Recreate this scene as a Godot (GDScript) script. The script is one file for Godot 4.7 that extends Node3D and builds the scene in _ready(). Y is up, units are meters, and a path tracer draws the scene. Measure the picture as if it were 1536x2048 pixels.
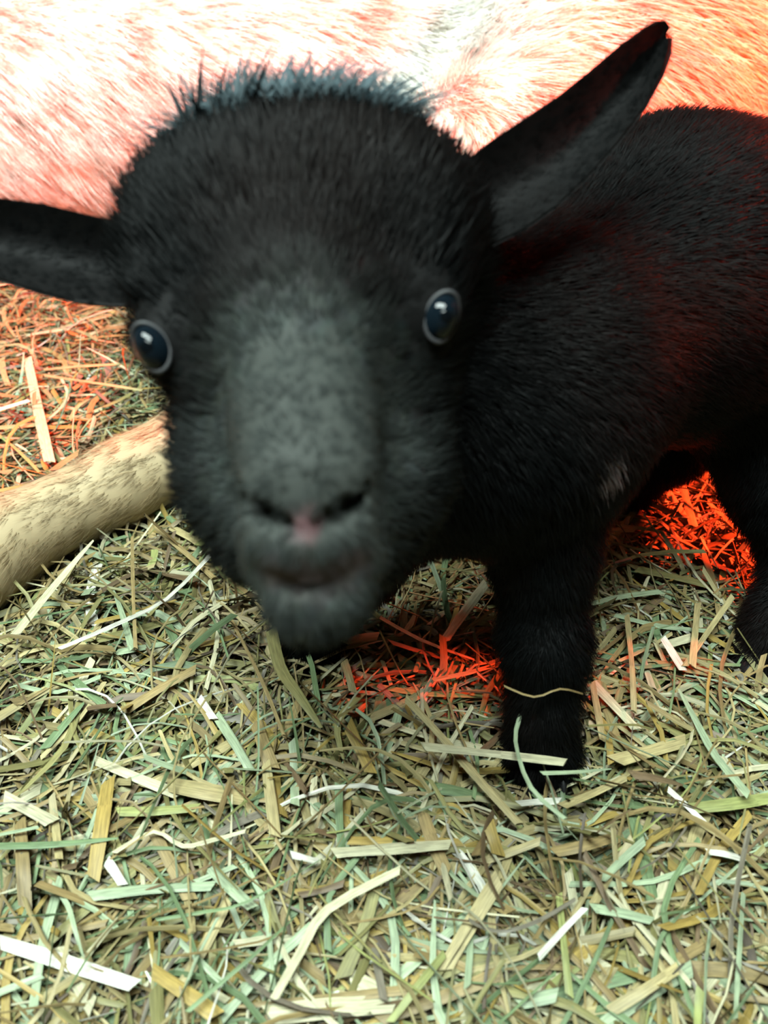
extends Node3D
# A black goat kid leaning into the lens, its mother lying behind it on hay, a red heat lamp over them.

const EYE := Vector3(0.0, 0.28, 0.0)
const PITCH := 40.0
const FPX := 1538.0
var axis := Vector3(0, -sin(deg_to_rad(PITCH)), -cos(deg_to_rad(PITCH)))
var lift := Vector3(0, cos(deg_to_rad(PITCH)), -sin(deg_to_rad(PITCH)))
var rng := RandomNumberGenerator.new()
var noise := FastNoiseLite.new()
var taken := {}

# ------------------------------------------------------------------ measuring from the photograph
func at(px: float, py: float, d: float) -> Vector3:
	return EYE + axis * d + Vector3.RIGHT * ((px - 768.0) / FPX * d) + lift * ((1024.0 - py) / FPX * d)

func ground(px: float, py: float, y := 0.0) -> Vector3:
	var dir := axis + Vector3.RIGHT * ((px - 768.0) / FPX) + lift * ((1024.0 - py) / FPX)
	return EYE + dir * ((y - EYE.y) / dir.y)

# ------------------------------------------------------------------ naming
func numbered(called: String) -> String:
	var n: int = taken.get(called, -1) + 1
	taken[called] = n
	return called if n == 0 else "%s_%03d" % [called, n]

func tag(o: Node, label: String, category: String, group := "", kind := "") -> void:
	if label: o.set_meta("label", label)
	if category: o.set_meta("category", category)
	if group: o.set_meta("group", group)
	if kind: o.set_meta("kind", kind)

func thing(called: String, where: Vector3) -> Node3D:
	var o := Node3D.new()
	o.name = numbered(called)
	add_child(o)
	o.position = where
	return o

func put(called: String, mesh: Mesh, mat: Material, parent: Node, where := Vector3.ZERO) -> MeshInstance3D:
	var o := MeshInstance3D.new()
	o.name = numbered(called) if parent == self else called
	o.mesh = mesh
	if mat: o.material_override = mat
	o.cast_shadow = GeometryInstance3D.SHADOW_CASTING_SETTING_ON
	parent.add_child(o, true)
	o.position = where
	return o

func structure(called: String, size: Vector3, where: Vector3, mat: Material) -> MeshInstance3D:
	var b := BoxMesh.new()
	b.size = size
	var o := put(called, b, mat, self, where)
	o.set_meta("kind", "structure")
	return o

# ------------------------------------------------------------------ smooth bodies: tapered capsules joined by a smooth minimum, meshed as surface nets
class Field:
	var a := PackedVector3Array()
	var b := PackedVector3Array()
	var ra := PackedFloat32Array()
	var rb := PackedFloat32Array()
	var k := PackedFloat32Array()
	var flow := PackedVector3Array()
	var region := PackedInt32Array()
	var ca := PackedVector3Array()
	var cb := PackedVector3Array()
	var cr := PackedFloat32Array()
	var ck := PackedFloat32Array()
	func bone(p: Vector3, r: float, q: Vector3, s: float, kk: float, way: Vector3, reg: int) -> void:
		a.append(p); b.append(q); ra.append(r); rb.append(s); k.append(kk); flow.append(way.normalized()); region.append(reg)
	func cut(p: Vector3, q: Vector3, r: float, kk: float) -> void:
		ca.append(p); cb.append(q); cr.append(r); ck.append(kk)
	func one(i: int, p: Vector3) -> float:
		var ba: Vector3 = b[i] - a[i]
		var pa: Vector3 = p - a[i]
		var h := clampf(pa.dot(ba) / maxf(ba.dot(ba), 1e-9), 0.0, 1.0)
		return (pa - ba * h).length() - lerpf(ra[i], rb[i], h)
	func value(p: Vector3, which: PackedInt32Array) -> float:
		var f := 10.0
		for i in which:
			var d := one(i, p)
			var kk: float = k[i]
			var h := maxf(kk - absf(f - d), 0.0) / kk
			f = minf(f, d) - h * h * kk * 0.25
		for i in ca.size():
			var ba: Vector3 = cb[i] - ca[i]
			var pa: Vector3 = p - ca[i]
			var h2 := clampf(pa.dot(ba) / maxf(ba.dot(ba), 1e-9), 0.0, 1.0)
			var d2 := cr[i] - (pa - ba * h2).length()
			if d2 > f - ck[i]:
				var g := maxf(ck[i] - absf(f - d2), 0.0) / ck[i]
				f = maxf(f, d2) + g * g * ck[i] * 0.25
		return f
	func every() -> PackedInt32Array:
		return PackedInt32Array(range(a.size()))

func net(f: Field, lo: Vector3, hi: Vector3, cell: float) -> Dictionary:
	var nb := Vector3i(((hi - lo) / (cell * 4.0)).ceil())
	var nx := nb.x * 4
	var ny := nb.y * 4
	var nz := nb.z * 4
	var g := PackedFloat32Array()
	g.resize(nx * ny * nz)
	g.fill(1.0)
	var everything := f.every()
	var half := cell * 2.0 * 1.7321
	var active: Array[Vector3i] = []
	for bz in nb.z:
		for by in nb.y:
			for bx in nb.x:
				var c := lo + Vector3(bx * 4 + 1.5, by * 4 + 1.5, bz * 4 + 1.5) * cell
				var near := PackedInt32Array()
				var best := 10.0
				var ds := PackedFloat32Array()
				for i in everything:
					var d := f.one(i, c)
					ds.append(d)
					best = minf(best, d)
				if best > half * 1.3 + 0.03:
					continue
				for i in everything:
					if ds[i] < best + half * 2.0 + f.k[i]:
						near.append(i)
				var v := f.value(c, near)
				if absf(v) > half * 1.35 + cell:
					if v < 0.0:
						for z in 4:
							for y in 4:
								var at0 := ((bz * 4 + z) * ny + by * 4 + y) * nx + bx * 4
								for x in 4:
									g[at0 + x] = -1.0
					continue
				active.append(Vector3i(bx, by, bz))
				for z in 4:
					for y in 4:
						var at1 := ((bz * 4 + z) * ny + by * 4 + y) * nx + bx * 4
						for x in 4:
							g[at1 + x] = f.value(lo + Vector3(bx * 4 + x, by * 4 + y, bz * 4 + z) * cell, near)
	var verts := PackedVector3Array()
	var norms := PackedVector3Array()
	var index := PackedInt32Array()
	var where := {}
	var sx := 1
	var sy := nx
	var sz := nx * ny
	var off := [0, sx, sy, sx + sy, sz, sx + sz, sy + sz, sx + sy + sz]
	var edges := [[0, 1], [2, 3], [4, 5], [6, 7], [0, 2], [1, 3], [4, 6], [5, 7], [0, 4], [1, 5], [2, 6], [3, 7]]
	for blk in active:
		for z in range(blk.z * 4, mini(blk.z * 4 + 4, nz - 1)):
			for y in range(blk.y * 4, mini(blk.y * 4 + 4, ny - 1)):
				for x in range(blk.x * 4, mini(blk.x * 4 + 4, nx - 1)):
					var base := z * sz + y * sy + x
					var s := PackedFloat32Array()
					s.resize(8)
					var inside := 0
					for i in 8:
						s[i] = g[base + off[i]]
						if s[i] < 0.0: inside += 1
					if inside == 0 or inside == 8:
						continue
					var sum := Vector3.ZERO
					var n := 0
					for e in edges:
						var p: float = s[e[0]]
						var q: float = s[e[1]]
						if (p < 0.0) != (q < 0.0):
							var t := p / (p - q)
							var pa := Vector3(e[0] & 1, (e[0] >> 1) & 1, e[0] >> 2)
							var pb := Vector3(e[1] & 1, (e[1] >> 1) & 1, e[1] >> 2)
							sum += pa.lerp(pb, t)
							n += 1
					where[base] = verts.size()
					verts.append(lo + (Vector3(x, y, z) + sum / n) * cell)
					norms.append(Vector3(s[1] + s[3] + s[5] + s[7] - s[0] - s[2] - s[4] - s[6], s[2] + s[3] + s[6] + s[7] - s[0] - s[1] - s[4] - s[5], s[4] + s[5] + s[6] + s[7] - s[0] - s[1] - s[2] - s[3]).normalized())
	for base in where:
		for d in 3:
			var step: int = [sx, sy, sz][d]
			var u: int = [sy, sz, sx][d]
			var w: int = [sz, sx, sy][d]
			if (g[base] < 0.0) == (g[base + step] < 0.0):
				continue
			if not (where.has(base - u) and where.has(base - w) and where.has(base - u - w)):
				continue
			var quad := [where[base], where[base - u], where[base - u - w], where[base - w]]
			for tri in [[quad[0], quad[1], quad[2]], [quad[0], quad[2], quad[3]]]:
				var nn: Vector3 = (verts[tri[1]] - verts[tri[0]]).cross(verts[tri[2]] - verts[tri[0]])
				if nn.dot(norms[tri[0]] + norms[tri[1]] + norms[tri[2]]) > 0.0:
					index.append_array([tri[0], tri[2], tri[1]])
				else:
					index.append_array([tri[0], tri[1], tri[2]])
	return {"v": verts, "n": norms, "i": index}

func leaf_sheet(m: Dictionary, upper: Array, lower: Array, cup: float, thick: float, facing: Vector3) -> void:
	# an ear: a cupped leaf with thickness, joined onto the body's own surface
	var rows: int = upper.size()
	var cols := 9
	var first: int = m.v.size()
	var front: Array = []
	for r in rows:
		for c in cols:
			var t := float(c) / (cols - 1)
			var p: Vector3 = upper[r].lerp(lower[r], t)
			var wide: float = upper[r].distance_to(lower[r])
			p -= facing * (sin(t * PI) * minf(cup, wide * 0.45))
			front.append(p)
	for side in 2:
		for r in rows:
			for c in cols:
				var p: Vector3 = front[r * cols + c]
				var a: Vector3 = front[r * cols + mini(c + 1, cols - 1)] - front[r * cols + maxi(c - 1, 0)]
				var b: Vector3 = front[mini(r + 1, rows - 1) * cols + c] - front[maxi(r - 1, 0) * cols + c]
				var n := a.cross(b).normalized()
				if n.dot(facing) < 0.0: n = -n
				var edge := 1.0 if c == 0 or c == cols - 1 or r == rows - 1 else 0.0
				m.v.append(p + n * (thick * 0.5 * (1.0 - edge * 0.7)) * (1.0 if side == 0 else -1.0))
				m.n.append(n if side == 0 else -n)
	var tri := func(a: int, b: int, c: int) -> void:
		var nn: Vector3 = (m.v[b] - m.v[a]).cross(m.v[c] - m.v[a])
		if nn.dot(m.n[a] + m.n[b] + m.n[c]) > 0.0:
			m.i.append_array([a, c, b])
		else:
			m.i.append_array([a, b, c])
	var back := rows * cols
	for r in rows - 1:
		for c in cols - 1:
			for side in 2:
				var o := first + side * back + r * cols + c
				tri.call(o, o + 1, o + cols)
				tri.call(o + 1, o + cols + 1, o + cols)
		for c in [0, cols - 1]:
			var o2: int = first + r * cols + c
			tri.call(o2, o2 + cols, o2 + back)
			tri.call(o2 + cols, o2 + back + cols, o2 + back)

func commit(m: Dictionary, colors: PackedColorArray, base: Vector3) -> ArrayMesh:
	var arr := []
	arr.resize(Mesh.ARRAY_MAX)
	var v := PackedVector3Array()
	for p in m.v: v.append(p - base)
	arr[Mesh.ARRAY_VERTEX] = v
	arr[Mesh.ARRAY_NORMAL] = PackedVector3Array(m.n)
	arr[Mesh.ARRAY_INDEX] = PackedInt32Array(m.i)
	if colors.size(): arr[Mesh.ARRAY_COLOR] = colors
	var am := ArrayMesh.new()
	am.add_surface_from_arrays(Mesh.PRIMITIVE_TRIANGLES, arr)
	return am

# ------------------------------------------------------------------ fur
func clump(hairs: int, spread: float, width: float, stand: float, seedling: int) -> ArrayMesh:
	# a lock of hairs of unit length: rooted on the plane y = 0, leaning over towards +z
	var r := RandomNumberGenerator.new()
	r.seed = seedling
	var v := PackedVector3Array()
	var n := PackedVector3Array()
	var idx := PackedInt32Array()
	for h in hairs:
		var root := Vector3(r.randf_range(-1, 1), 0, r.randf_range(-1, 1)) * spread
		root.y = -0.08
		var lean := stand + r.randf_range(-0.18, 0.18)
		var swerve := r.randf_range(-0.35, 0.35)
		var long := r.randf_range(0.65, 1.1)
		var w := width * r.randf_range(0.7, 1.3)
		var side := Vector3(1, 0, r.randf_range(-0.5, 0.5)).normalized()
		var p := root
		var ang := lean
		var first := v.size()
		for s in 4:
			var t := s / 3.0
			var ww := w * (1.0 - t * t * 0.92)
			var dir := Vector3(sin(swerve) * 0.5, sin(ang), cos(ang)).normalized()
			var nn := side.cross(dir)
			if nn.y < 0: nn = -nn
			v.append(p - side * ww); v.append(p + side * ww)
			n.append((nn - side * 0.5).normalized()); n.append((nn + side * 0.5).normalized())
			p += dir * (long / 3.0)
			ang -= lean * 0.3
		for s in 3:
			var o := first + s * 2
			for tri in [[o, o + 2, o + 1], [o + 1, o + 2, o + 3]]:
				var nn2: Vector3 = (v[tri[1]] - v[tri[0]]).cross(v[tri[2]] - v[tri[0]])
				if nn2.dot(n[tri[0]] + n[tri[1]]) > 0.0: tri.reverse()
				idx.append_array(tri)
	return commit({"v": v, "n": n, "i": idx}, PackedColorArray(), Vector3.ZERO)

func shag(f: Field, m: Dictionary, ears: int, base: Vector3, count: int, who: String, clumps: Array, mat: Material, parent: Node, called: String) -> void:
	var total := 0.0
	var sums := PackedFloat32Array()
	var ntri: int = m.i.size() / 3
	for t in ntri:
		var p: Vector3 = m.v[m.i[t * 3]]
		var ar: float = (m.v[m.i[t * 3 + 1]] - p).cross(m.v[m.i[t * 3 + 2]] - p).length()
		total += ar * coat_density(who, p)
		sums.append(total)
	var every := f.every()
	var places := []
	for c in clumps: places.append([[], []])
	for s in count:
		var t := sums.bsearch(rng.randf() * total)
		t = mini(t, ntri - 1)
		var u := rng.randf()
		var w := rng.randf()
		if u + w > 1.0:
			u = 1.0 - u
			w = 1.0 - w
		var ia: int = m.i[t * 3]
		var ib: int = m.i[t * 3 + 1]
		var ic: int = m.i[t * 3 + 2]
		var p: Vector3 = m.v[ia] + (m.v[ib] - m.v[ia]) * u + (m.v[ic] - m.v[ia]) * w
		var n: Vector3 = (m.n[ia] + (m.n[ib] - m.n[ia]) * u + (m.n[ic] - m.n[ia]) * w).normalized()
		var way := Vector3.ZERO
		var best := 9.0
		var reg := 0
		for i in every:
			var d := f.one(i, p)
			if d < 0.05:
				way += f.flow[i] * exp(-maxf(d, -0.01) * 180.0)
			if d < best:
				best = d
				reg = f.region[i]
		if ia >= ears: reg = 5
		var look: Array = coat(who, p, n, reg)   # length, width factor, colour, flow override
		if look[0] <= 0.0: continue
		if look[3] != Vector3.ZERO: way = look[3]
		way += Vector3(rng.randf_range(-1, 1), rng.randf_range(-1, 1), rng.randf_range(-1, 1)) * (0.22 * way.length())
		way = (way - n * way.dot(n))
		if way.length() < 1e-5: way = n.cross(Vector3.RIGHT)
		way = way.normalized()
		var l: float = look[0] * rng.randf_range(0.75, 1.25)
		var x := n.cross(way)
		var b := Basis(x * l * look[1], n * l, way * l)
		var k := rng.randi() % clumps.size()
		places[k][0].append(Transform3D(b, p - base))
		var tone := rng.randf_range(0.75, 1.3)
		var col: Color = look[2]
		places[k][1].append(Color(col.r * tone, col.g * tone, col.b * tone))
	for k in clumps.size():
		var mm := MultiMesh.new()
		mm.transform_format = MultiMesh.TRANSFORM_3D
		mm.use_colors = true
		mm.mesh = clumps[k]
		mm.instance_count = places[k][0].size()
		for i in places[k][0].size():
			mm.set_instance_transform(i, places[k][0][i])
			mm.set_instance_color(i, places[k][1][i])
		var o := MultiMeshInstance3D.new()
		o.name = called
		o.multimesh = mm
		o.material_override = mat
		parent.add_child(o, true)
		o.set_meta("kind", "stuff")

# ------------------------------------------------------------------ coats: regions are 0 trunk, 1 head, 2 leg, 3 neck, 4 muzzle
func coat_density(who: String, p: Vector3) -> float:
	if who == "kid":
		if poll_near(p) < 0.010: return 5.0
		return 1.0 if p.distance_to(at(620, 1050, 0.15)) > 0.03 else 1.6
	var view := 1.0 if absf(p.x) < 0.5 and p.z > -0.95 else 0.18
	if p.x > -0.3 and p.z > -0.5: view = 1.8
	return view

func muzzle_skin(p: Vector3) -> float:
	# 1 on the bare pink skin between the nostrils and along the lips
	var a := 1.0 - smoothstep(0.0016, 0.0042, p.distance_to(at(612, 1052, 0.139)))
	var lips := [Vector2(545, 1160), Vector2(590, 1172), Vector2(640, 1174), Vector2(690, 1158), Vector2(730, 1135)]
	for q in lips:
		a = maxf(a, 0.40 * (1.0 - smoothstep(0.0025, 0.0060, p.distance_to(at(q.x, q.y, 0.142)))))
	return a

func poll_near(p: Vector3) -> float:
	var a := at(480, 248, 0.208)
	var b := at(680, 236, 0.208)
	var t := clampf((p - a).dot(b - a) / (b - a).length_squared(), 0.0, 1.0)
	return p.distance_to(a.lerp(b, t))

func kid_color(p: Vector3) -> Color:
	var black := Color(0.0044, 0.0050, 0.0051)
	var c := black.lerp(Color(0.015, 0.0115, 0.0105), clampf(noise.get_noise_3dv(p * 9.0) * 1.2, 0.0, 0.7))
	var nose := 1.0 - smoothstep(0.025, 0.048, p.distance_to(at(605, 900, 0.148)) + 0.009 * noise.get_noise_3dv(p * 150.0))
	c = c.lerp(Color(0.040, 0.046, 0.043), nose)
	var poll_rim_light := 1.0 - smoothstep(0.006, 0.010, poll_near(p) + 0.004 * noise.get_noise_3dv(p * 160.0))
	c = c.lerp(Color(0.26, 0.34, 0.37), poll_rim_light)  # paler crown tuft, its bluish rim light put into the hair colour
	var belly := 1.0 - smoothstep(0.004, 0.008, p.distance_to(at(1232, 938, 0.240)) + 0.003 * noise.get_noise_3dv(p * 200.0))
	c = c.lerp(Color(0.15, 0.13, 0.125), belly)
	return c.lerp(Color(0.115, 0.066, 0.070), muzzle_skin(p))

func doe_color(p: Vector3) -> Color:
	var white := Color(0.90, 0.88, 0.83)
	var cream := Color(0.60, 0.46, 0.32)
	var tan_ := Color(0.40, 0.31, 0.18)
	var c := white
	var streak := noise.get_noise_3d(p.x * 26.0 + p.y * 18.0, p.y * 9.0 - p.x * 6.0, p.z * 9.0)
	c = c.lerp(Color(0.42, 0.35, 0.27), smoothstep(0.12, 0.42, streak) * 0.8)
	c = c.lerp(cream, smoothstep(0.06, 0.18, p.x + 0.04 * noise.get_noise_3dv(p * 30.0)))
	c = c.lerp(tan_, smoothstep(-0.56, -0.45, p.z))
	c = c.lerp(tan_, smoothstep(-0.55, -0.75, p.x) * 0.8)
	return c

func coat(who: String, p: Vector3, n: Vector3, reg: int) -> Array:
	if who == "kid":
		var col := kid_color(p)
		var l := 0.0085
		var wide := 1.0
		var way := Vector3.ZERO
		if reg == 1 or reg == 4:
			var nose := at(625, 960, 0.140)
			way = p - nose
			var far := way.length()
			l = lerpf(0.0028, 0.0125, smoothstep(0.02, 0.085, far))
			if muzzle_skin(p) > 0.3: l = 0.0
			way = way.normalized() + Vector3(0, 0.15, 0)
			for e in [at(308, 695, 0.1730), at(880, 633, 0.1735)]:
				var de: float = p.distance_to(e)
				if de < 0.0062: l = 0.0
				elif de < 0.012: l = minf(l, 0.0035)
			if poll_near(p) < 0.010:
				l = 0.021
				way = (way * 0.5 + n * 1.0 + Vector3((p.x - at(575, 250, 0.208).x) * 25.0, 0.8, 0)) * 0.5
		elif reg == 2:
			l = 0.0075 if p.y < 0.12 else 0.009
			if p.y < 0.022: l = 0.006
		elif reg == 5:
			l = 0.0030
			way = Vector3(1, 0.9, -0.6) if p.x > 0.0 else Vector3(-1, 0.1, -0.2)
		return [l, wide, col, way]
	var c2 := doe_color(p)
	var l2 := 0.030
	if reg == 2: l2 = 0.009 if p.z > -0.5 else 0.022
	if reg == 1: l2 = 0.010
	if reg != 2 and rng.randf() < 0.16: c2 = c2.lerp(Color(0.30, 0.25, 0.20), 0.75)
	return [l2, 1.0, c2, Vector3.ZERO]

# ------------------------------------------------------------------ hay and straw
func stalk(points: Array, width: float, form: String, color: Color, seedling: int) -> ArrayMesh:
	# a swept closed profile: "blade" a folded leaf, "stem" a round hollow-looking straw, "strip" a flat split straw
	var r := RandomNumberGenerator.new()
	r.seed = seedling
	var prof := []
	match form:
		"stem": prof = [Vector2(-0.5, 0.0), Vector2(-0.3, 0.32), Vector2(0.0, 0.42), Vector2(0.3, 0.32), Vector2(0.5, 0.0), Vector2(0.0, -0.40)]
		"blade": prof = [Vector2(-0.5, 0.16), Vector2(-0.25, 0.06), Vector2(0.0, -0.02), Vector2(0.25, 0.06), Vector2(0.5, 0.16), Vector2(0.0, -0.10)]
		_: prof = [Vector2(-0.5, -0.02), Vector2(-0.22, 0.06), Vector2(0.0, 0.03), Vector2(0.22, 0.07), Vector2(0.5, -0.02), Vector2(0.0, -0.07)]
	var v := PackedVector3Array()
	var n := PackedVector3Array()
	var uv := PackedVector2Array()
	var cols := PackedColorArray()
	var idx := PackedInt32Array()
	var np := prof.size()
	var count := points.size()
	var run := 0.0
	var u0 := r.randf()
	for s in count:
		var p: Vector3 = points[s]
		var dir: Vector3 = (points[mini(s + 1, count - 1)] - points[maxi(s - 1, 0)]).normalized()
		var side := dir.cross(Vector3.UP).normalized()
		if side.length() < 0.1: side = Vector3.RIGHT
		var upw := side.cross(dir).normalized()
		if s > 0: run += points[s].distance_to(points[s - 1])
		var t := float(s) / (count - 1)
		var w := width
		if form == "blade": w *= 1.0 - 0.75 * t * t * t
		elif form == "stem": w *= 1.0 + 0.10 * sin(t * 9.0 + u0 * 6.0)
		else: w *= 1.0 + 0.08 * sin(t * 5.0 + u0 * 6.0)
		var shade := 1.0 + 0.10 * sin(t * 4.0 + u0 * 20.0)
		for c in np + 1:
			var q: Vector2 = prof[c % np]
			var slant := dir * (q.x * w * (0.8 if s == 0 else -0.6 if s == count - 1 else 0.0))
			v.append(p + side * (q.x * w) + upw * (q.y * w) + slant)
			n.append((side * q.x * 0.35 + upw * (1.0 if q.y > -0.03 and c % np != np - 1 else -1.0)).normalized())
			uv.append(Vector2(u0 + float(c) / np * maxf(width / 0.006, 0.25), u0 * 3.0 + run / 0.05))
			cols.append(Color(color.r * shade, color.g * shade, color.b * shade))
	for s in count - 1:
		for c in np:
			var o := s * (np + 1) + c
			for tri in [[o, o + np + 1, o + 1], [o + 1, o + np + 1, o + np + 2]]:
				var nn: Vector3 = (v[tri[1]] - v[tri[0]]).cross(v[tri[2]] - v[tri[0]])
				if nn.dot(n[tri[0]] + n[tri[1]] + n[tri[2]]) > 0.0: tri.reverse()
				idx.append_array(tri)
	for s in [0, count - 1]:
		var o3: int = s * (np + 1)
		for c in range(1, np - 1):
			idx.append_array([o3, o3 + c, o3 + c + 1])
	var arr := []
	arr.resize(Mesh.ARRAY_MAX)
	arr[Mesh.ARRAY_VERTEX] = v
	arr[Mesh.ARRAY_NORMAL] = n
	arr[Mesh.ARRAY_TEX_UV] = uv
	arr[Mesh.ARRAY_COLOR] = cols
	arr[Mesh.ARRAY_INDEX] = idx
	var am := ArrayMesh.new()
	am.add_surface_from_arrays(Mesh.PRIMITIVE_TRIANGLES, arr)
	return am

func smooth_path(pts: Array, each: int) -> Array:
	var out := []
	for i in pts.size() - 1:
		var a: Vector3 = pts[maxi(i - 1, 0)]
		var b: Vector3 = pts[i]
		var c: Vector3 = pts[i + 1]
		var d: Vector3 = pts[mini(i + 2, pts.size() - 1)]
		for s in each:
			out.append(b.cubic_interpolate(c, a, d, float(s) / each))
	out.append(pts[-1])
	return out

func bump(x: float, z: float) -> float:
	return 0.004 + 0.005 * noise.get_noise_2d(x * 12.0, z * 12.0)

const TONE := {
	"tan": Color(0.313, 0.238, 0.109), "straw": Color(0.422, 0.360, 0.184), "pale": Color(0.560, 0.540, 0.370), "white": Color(0.720, 0.730, 0.660), "gold": Color(0.381, 0.279, 0.082),
	"olive": Color(0.258, 0.245, 0.102), "green": Color(0.170, 0.252, 0.129), "mint": Color(0.340, 0.428, 0.286), "brown": Color(0.184, 0.129, 0.075), "grey": Color(0.224, 0.204, 0.163), "dark": Color(0.088, 0.068, 0.048), "lime": Color(0.320, 0.354, 0.136),
}

func straw_texture() -> ImageTexture:
	var im := Image.create(128, 128, false, Image.FORMAT_RGB8)
	var fine := FastNoiseLite.new()
	fine.seed = 5
	fine.frequency = 0.12
	for y in 128:
		for x in 128:
			var a := fine.get_noise_2d(x * 2.2, y * 0.12)
			var b := fine.get_noise_2d(x * 0.5 + 300.0, y * 0.4)
			var c := 0.88 + 0.22 * a + 0.14 * b
			im.set_pixel(x, y, Color(clampf(c, 0, 1), clampf(c * 0.99, 0, 1), clampf(c * 0.96, 0, 1)))
	im.generate_mipmaps()
	return ImageTexture.create_from_image(im)

# ------------------------------------------------------------------ the scene
func _ready() -> void:
	rng.seed = 20240611
	noise.seed = 11
	noise.frequency = 1.0
	# camera
	var cam := Camera3D.new()
	cam.name = "camera"
	cam.position = EYE
	cam.rotation_degrees = Vector3(-PITCH, 0, 0)
	cam.near = 0.01
	cam.far = 50.0
	add_child(cam)
	var optics := CameraAttributesPhysical.new()
	optics.frustum_focal_length = 18.02
	optics.frustum_near = 0.01
	optics.frustum_far = 50.0
	optics.frustum_focus_distance = 0.335
	optics.exposure_aperture = 7.2
	cam.attributes = optics
	cam.current = true
	# environment
	var env := Environment.new()
	env.background_mode = Environment.BG_COLOR
	env.background_color = Color(0.75, 0.82, 0.88)
	env.tonemap_mode = Environment.TONE_MAPPER_LINEAR
	env.tonemap_exposure = 1.0
	env.sdfgi_enabled = true
	env.ssao_enabled = true
	env.ssil_enabled = true
	var we := WorldEnvironment.new()
	we.name = "environment"
	we.environment = env
	add_child(we)
	# daylight from an unseen hanging panel, added above the animals
	var panel_at := Vector3(-0.28, 1.25, -0.05)
	var panel_aim := Vector3(-0.12, 0.0, -0.50)
	var day := AreaLight3D.new()
	day.name = "added_daylight_panel"
	day.area_size = Vector2(1.0, 0.30)
	day.light_color = Color(0.93, 1.0, 0.98)
	day.light_energy = 4.9
	day.area_normalize_energy = true
	day.area_range = 8.0
	day.shadow_enabled = true
	add_child(day)
	day.look_at_from_position(panel_at + (panel_aim - panel_at).normalized() * 0.014, panel_aim, Vector3(0.4, 0, -1))
	# red heat lamp
	var lamp_at := Vector3(0.70, 0.53, -0.405)
	var lamp_aim := Vector3(0.10, 0.08, -0.53)
	var heat := SpotLight3D.new()
	heat.name = "heat_lamp_glow"
	heat.light_color = Color(1.0, 0.26, 0.13)
	heat.light_energy = 8.2
	heat.spot_angle = 24.5
	heat.spot_angle_attenuation = 0.35
	heat.spot_range = 6.0
	heat.light_size = 0.04
	heat.shadow_enabled = true
	add_child(heat)
	heat.look_at_from_position(lamp_at, lamp_aim, Vector3(0, 0, -1))

	room(panel_at, panel_aim, lamp_at, lamp_aim)
	var kid_field := kid()
	var doe_field := doe()
	hay(kid_field, doe_field)
	straws()

func plain(c: Color, rough: float) -> StandardMaterial3D:
	var m := StandardMaterial3D.new()
	m.albedo_color = c.linear_to_srgb()
	m.roughness = rough
	return m

func grained(c: Color, d: Color, scale: Vector3) -> StandardMaterial3D:
	var m := plain(Color.WHITE, 0.85)
	var t := NoiseTexture2D.new()
	t.width = 256
	t.height = 256
	t.seamless = true
	var fn := FastNoiseLite.new()
	fn.seed = 9
	fn.frequency = 0.02
	t.noise = fn
	var gr := Gradient.new()
	gr.set_color(0, c.linear_to_srgb())
	gr.set_color(1, d.linear_to_srgb())
	t.color_ramp = gr
	m.albedo_texture = t
	m.uv1_triplanar = true
	m.uv1_world_triplanar = true
	m.uv1_scale = scale
	return m

func lathe(profile: Array, sides: int) -> ArrayMesh:
	var st := SurfaceTool.new()
	st.begin(Mesh.PRIMITIVE_TRIANGLES)
	for i in profile.size() - 1:
		var a: Vector2 = profile[i]
		var b: Vector2 = profile[i + 1]
		for s in sides:
			var t0 := TAU * s / sides
			var t1 := TAU * (s + 1) / sides
			var p0 := Vector3(a.x * cos(t0), a.y, a.x * sin(t0))
			var p1 := Vector3(a.x * cos(t1), a.y, a.x * sin(t1))
			var q0 := Vector3(b.x * cos(t0), b.y, b.x * sin(t0))
			var q1 := Vector3(b.x * cos(t1), b.y, b.x * sin(t1))
			for p in [p0, p1, q0, p1, q1, q0]: st.add_vertex(p)
	st.generate_normals()
	return st.commit()

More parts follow.
